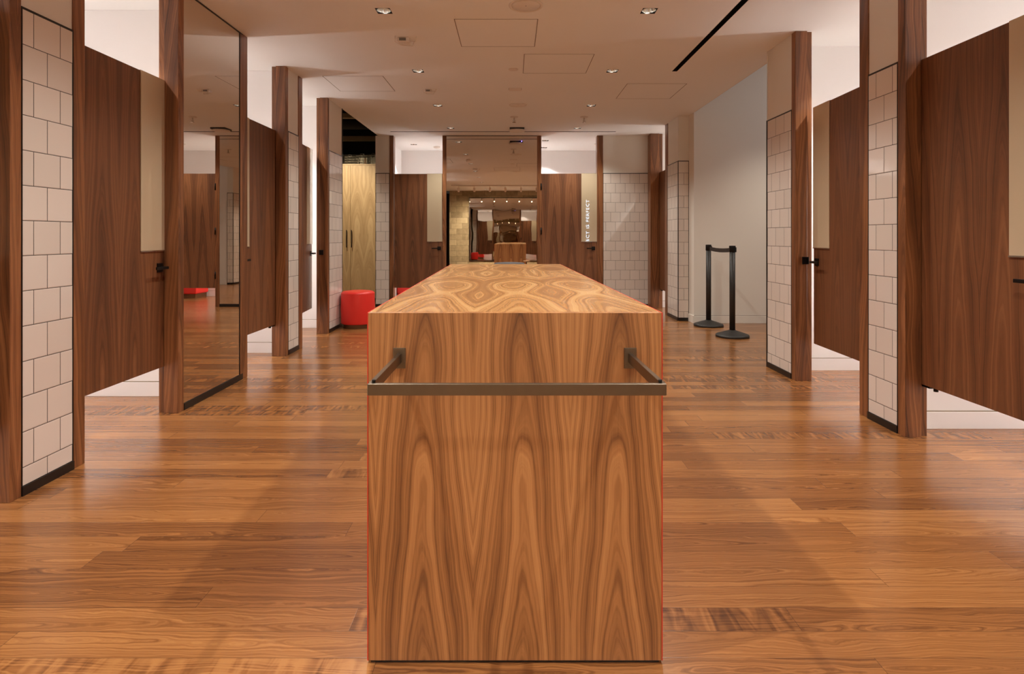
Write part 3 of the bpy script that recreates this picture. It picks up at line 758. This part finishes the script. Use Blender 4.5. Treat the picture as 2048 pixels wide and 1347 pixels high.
for o in list(bpy.data.objects):
    if o.type == 'EMPTY' and o.name.startswith('downlight'):
        inroom = o['group'] == 'downlights in the fitting rooms'
        spot(o, 'downlight_beam', P_ROOM if inroom else P_DOWN*(1.5 if o.location.y < 2 else .83), SOFT if inroom else WARM, (0, 0, .030), 128 if not inroom else 98, .7 if not inroom else .35, .012)

# fitting room lights: vertical light strips flanking the place of the room mirror
def strip(x, y, face, label, z0=.5, z1=1.95, w=.06):
    t = empty('light_strip', (x, y, 0)); tag(t, label, 'wall light', 'vertical light strips in the fitting rooms')
    m = MB(); dx, dy = face
    if dx: m.box(0, dx*.02, -w/2-.01, w/2+.01, z0-.01, z1+.01)
    else: m.box(-w/2-.01, w/2+.01, 0, dy*.02, z0-.01, z1+.01)
    m.build('housing', 'white_plastic', t)
    m = MB()
    if dx: m.box(dx*.0205, dx*.030, -w/2, w/2, z0, z1)
    else: m.box(-w/2, w/2, dy*.0205, dy*.030, z0, z1)
    m.build('diffuser', 'strip', t)
for y, w in ((1.9, 'left room beside the camera'), (3.46, 'near left room'), (5.07, 'second left room'), (6.63, 'third left room')):
    strip(-3.849, y, (1, 0), 'vertical white light strip on the outer wall of the '+w)
for y, w in ((2.85, 'nearest right room'), (4.35, 'second right room'), (8.75, 'far right room')):
    strip(3.949, y, (-1, 0), 'vertical white light strip on the outer wall of the '+w)
strip(-.401, 10.9, (-1, 0), 'vertical white light strip on the side wall of the back left room')
strip(-.299, 10.9, (1, 0), 'vertical white light strip on the side wall of the back right room')
def ceiling_panel(x, y, z, sx, sy, col, e, label):
    t = empty('panel_light', (x, y, z)); tag(t, label, 'ceiling light')
    m = MB(); m.box(-sx/2-.02, sx/2+.02, -sy/2-.02, sy/2+.02, -.03, -.0005); m.build('frame', 'white_plastic', t)
    m = MB(); m.box(-sx/2, sx/2, -sy/2, sy/2, -.036, -.0305); m.build('diffuser', emit('panel_glow', col, e), t)
ceiling_panel(4.6, 6.4, 3.9, .6, .6, (.92,.94,1.0), 13, 'square ceiling panel light in the side corridor')
# warm lamp washing the cabinet fronts
t = empty('wall_washer', (-3.0, 9.0, 3.05)); tag(t, 'small black spotlight in the alcove aimed at the cabinet', 'spotlight')
m = MB(); m.lathe([(.03, 0), (.03, .12)], 20); m.build('body', 'black_metal', t)
m = MB(); m.tube([(0, 0, .1205), (0, 0, .549)], .008, 8); m.build('stem', 'black_metal', t)
spot(t, 'washer_beam', 210, (1, .88, .68), (0, 0, -.02), 80, .8, .03, (math.radians(38), 0, 0))

t = empty('wall_washer', (3.9, 5.9, 3.25)); tag(t, 'added unseen spotlight in the corridor, warming the pale wall', 'spotlight')
m = MB(); m.lathe([(.03, 0), (.03, .12)], 20); m.build('body', 'black_metal', t)
m = MB(); m.tube([(0, 0, .1205), (0, 0, .649)], .008, 8); m.build('stem', 'black_metal', t)
spot(t, 'washer_beam', 130, (1, .88, .74), (-.0, 0, -.02), 74, .9, .03, (math.radians(30), 0, math.radians(15)))  # added lamp standing in for the hall's warm light on the lower wall

# track with white spot heads over the camera
tr = empty('track_light', (0, .2, ZC)); tag(tr, 'white track with seven spot heads, seen in the back mirror', 'track light')
m = MB(); m.box(-1.95, 1.75, -.017, .017, -.033, -.0005); m.build('track', 'white_plastic', tr)
for i in range(7):
    x = -1.73+.5*i+.02
    m = MB(); m.lathe([(.008, -.0335), (.008, -.085)], 12, (x, 0, 0)); n_ = m.build('stem', 'white_plastic', tr)
    m = MB(); m.lathe([(.030, -.0), (.034, -.004), (.034, -.13), (.030, -.133)], 24, (0, 0, 0))
    hd = m.build('spot_head', 'white_plastic', tr); hd.location = (x, 0, -.085); hd.rotation_euler = (math.radians(-18), 0, 0)
    m = MB(); m.lathe([(.027, -.1335), (.001, -.1335)], 20, cap=False); m.build('lens', 'soft_lamp', hd)
    spot(hd, 'track_beam', P_TRACK, (1, .82, .58), (0, 0, -.14), 62, .8, .02, (math.radians(-42), 0, 0))

# hatches: hairline seams in the ceiling
def hatch(x0, x1, y0, y1, label, sides='lrnf'):
    t = empty('ceiling_hatch', ((x0+x1)/2, (y0+y1)/2, ZC)); tag(t, label, 'ceiling hatch', 'flush ceiling hatches')
    hx, hy = (x1-x0)/2, (y1-y0)/2; e = .0022; m = MB()
    m.box(-hx+.004, hx-.004, -hy+.004, hy-.004, -.0012, -.0003); m.build('panel', 'ceiling_paint', t)
    m = MB()
    m.box(-hx-e, -hx+e, -hy, hy, -.0016, -.0002); m.box(hx-e, hx+e, -hy, hy, -.0016, -.0002)
    m.box(-hx, hx, -hy-.0007, -hy+.0007, -.0016, -.0002); m.box(-hx, hx, hy-.0007, hy+.0007, -.0016, -.0002)
    m.build('seam', 'seam', t)
hatch(-.432, .193, 4.415, 5.057, 'square ceiling hatch nearest the camera, above the table')
hatch(.110, .735, 5.266, 5.885, 'second ceiling hatch, right of the centre line')
hatch(1.23, 1.865, 6.29, 6.976, 'ceiling hatch furthest right, before the corridor wall')
hatch(-1.924, -1.312, 5.99, 6.615, 'ceiling hatch on the left, above the ajar left door')

def disc(name, x, y, prof, label, cat, inner=None, mat='ceiling_paint', grp=None):
    t = empty(name, (x, y, ZC)); tag(t, label, cat, grp)
    m = MB(); m.lathe(prof, 48); m.build('rim', mat, t)
    if inner:
        m = MB(); m.lathe(inner, 48); m.build('grille', 'white_plastic', t)
        m = MB(); m.box(-.002, .002, -.014, .0, inner[-1][1]-.0012, inner[-1][1]-.0002); m.build('badge', 'black_trim', t)
    return t
disc('ceiling_speaker', .098, 4.155, [(.122, -.0003), (.120, -.005), (.104, -.007), (.101, -.002)], 'large round ceiling speaker at the top edge of the picture', 'speaker', [(.100, -.0018), (.099, -.0055), (.001, -.006)], 'white_plastic', 'round ceiling speakers')
disc('ceiling_speaker', .076, 7.32, [(.112, -.0003), (.110, -.005), (.095, -.007), (.092, -.002)], 'round ceiling speaker further back on the centre line', 'speaker', [(.091, -.0018), (.090, -.0055), (.001, -.006)], 'white_plastic', 'round ceiling speakers')
disc('cover_plate', .013, 5.75, [(.048, -.0003), (.047, -.004), (.001, -.006)], 'small flat round ceiling cover on the centre line', 'ceiling cover', mat='white_plastic')
t = empty('square_cover', (.035, 6.54, ZC)); tag(t, 'small square flush ceiling cover on the centre line', 'ceiling cover')
m = MB(); m.box(-.068, .068, -.068, .068, -.003, -.0003); m.build('plate', 'white_plastic', t, .001)
m = MB(); m.box(-.071, -.0685, -.06, .02, -.003, -.0003); m.box(.0685, .071, -.06, .02, -.003, -.0003); m.build('clip', 'seam', t)
for (x, y, w) in ((-1.37, 10.75, 'in the back left room'), (1.51, 10.42, 'in the back right room')):
    disc('smoke_detector', x, y, [(.06, -.0003), (.058, -.018), (.04, -.03), (.001, -.032)], 'round white detector on the ceiling '+w, 'detector', mat='white_plastic', grp='detectors in the back rooms')

def guarded_sensor(x, y, s, label):
    t = empty('ceiling_sensor', (x, y, ZC)); tag(t, label, 'sensor', 'small white ceiling sensors')
    m = MB(); m.box(-.05*s, .045*s, -.05*s, .05*s, -.035*s, -.0003); m.build('housing', 'white_plastic', t, .004*s)
    m = MB(); m.box(-.035*s, .02*s, -.053*s, -.0503*s, -.03*s, -.008*s); m.build('window', 'grey_paint', t)
    m = MB(); m.tube([(-.065*s,-.07*s,-.0005), (-.065*s,-.07*s,-.045*s), (-.03*s,.0,-.052*s), (.06*s,.05*s,-.045*s), (.07*s,.055*s,-.0005)], .004*s, 6)
    m.tube([(.03*s,-.06*s,-.040*s), (.09*s,-.02*s,-.030*s), (.11*s,-.06*s,-.0005)], .004*s, 6)
    m.build('wire_guard', 'white_plastic', t)
guarded_sensor(-.885, 4.86, 1.0, 'white boxy ceiling sensor with wire guard, nearer the camera')
guarded_sensor(-.925, 6.57, .8, 'smaller white ceiling sensor further back on the left')

def sprinkler(x, y, label):
    t = empty('sprinkler', (x, y, ZC)); tag(t, label, 'sprinkler', 'ceiling sprinklers')
    m = MB(); m.lathe([(.055, -.0003), (.050, -.008), (.02, -.012), (.001, -.012)], 32); m.build('escutcheon', 'white_plastic', t)
    m = MB(); m.lathe([(.010, -.0125), (.010, -.04), (.006, -.045), (.006, -.065)], 16)
    m.tube([(-.004,0,-.04), (-.018,0,-.055), (-.004,0,-.070)], .003, 6); m.tube([(.004,0,-.04), (.018,0,-.055), (.004,0,-.070)], .003, 6); m.build('body', 'chrome', t)
    m = MB(); m.lathe([(.026, -.072), (.028, -.075), (.001, -.076)], 24); m.build('deflector', 'chrome', t)
sprinkler(.03, 8.05, 'pendent sprinkler on the centre line before the back mirror')
sprinkler(.985, 8.06, 'pendent sprinkler in the right row before the back wall')

t = empty('wireless_access_point', (.075, 8.93, ZC)); tag(t, 'flat white ceiling device with dark gap and blue light before the back mirror', 'access point')
m = MB(); m.box(-.11, .11, -.11, .11, -.022, -.0005); m.build('mount', 'black_trim', t)
m = MB(); m.lathe([(.120, -.0225), (.130, -.028), (.128, -.038), (.09, -.050), (.001, -.053)], 48); m.build('cover', 'white_plastic', t)
m = MB(); m.lathe([(.0055, 0), (.0055, .004)], 12, (.090, .1105, -.012), 'y'); q = m.build('status_light', 'blue_led', t)
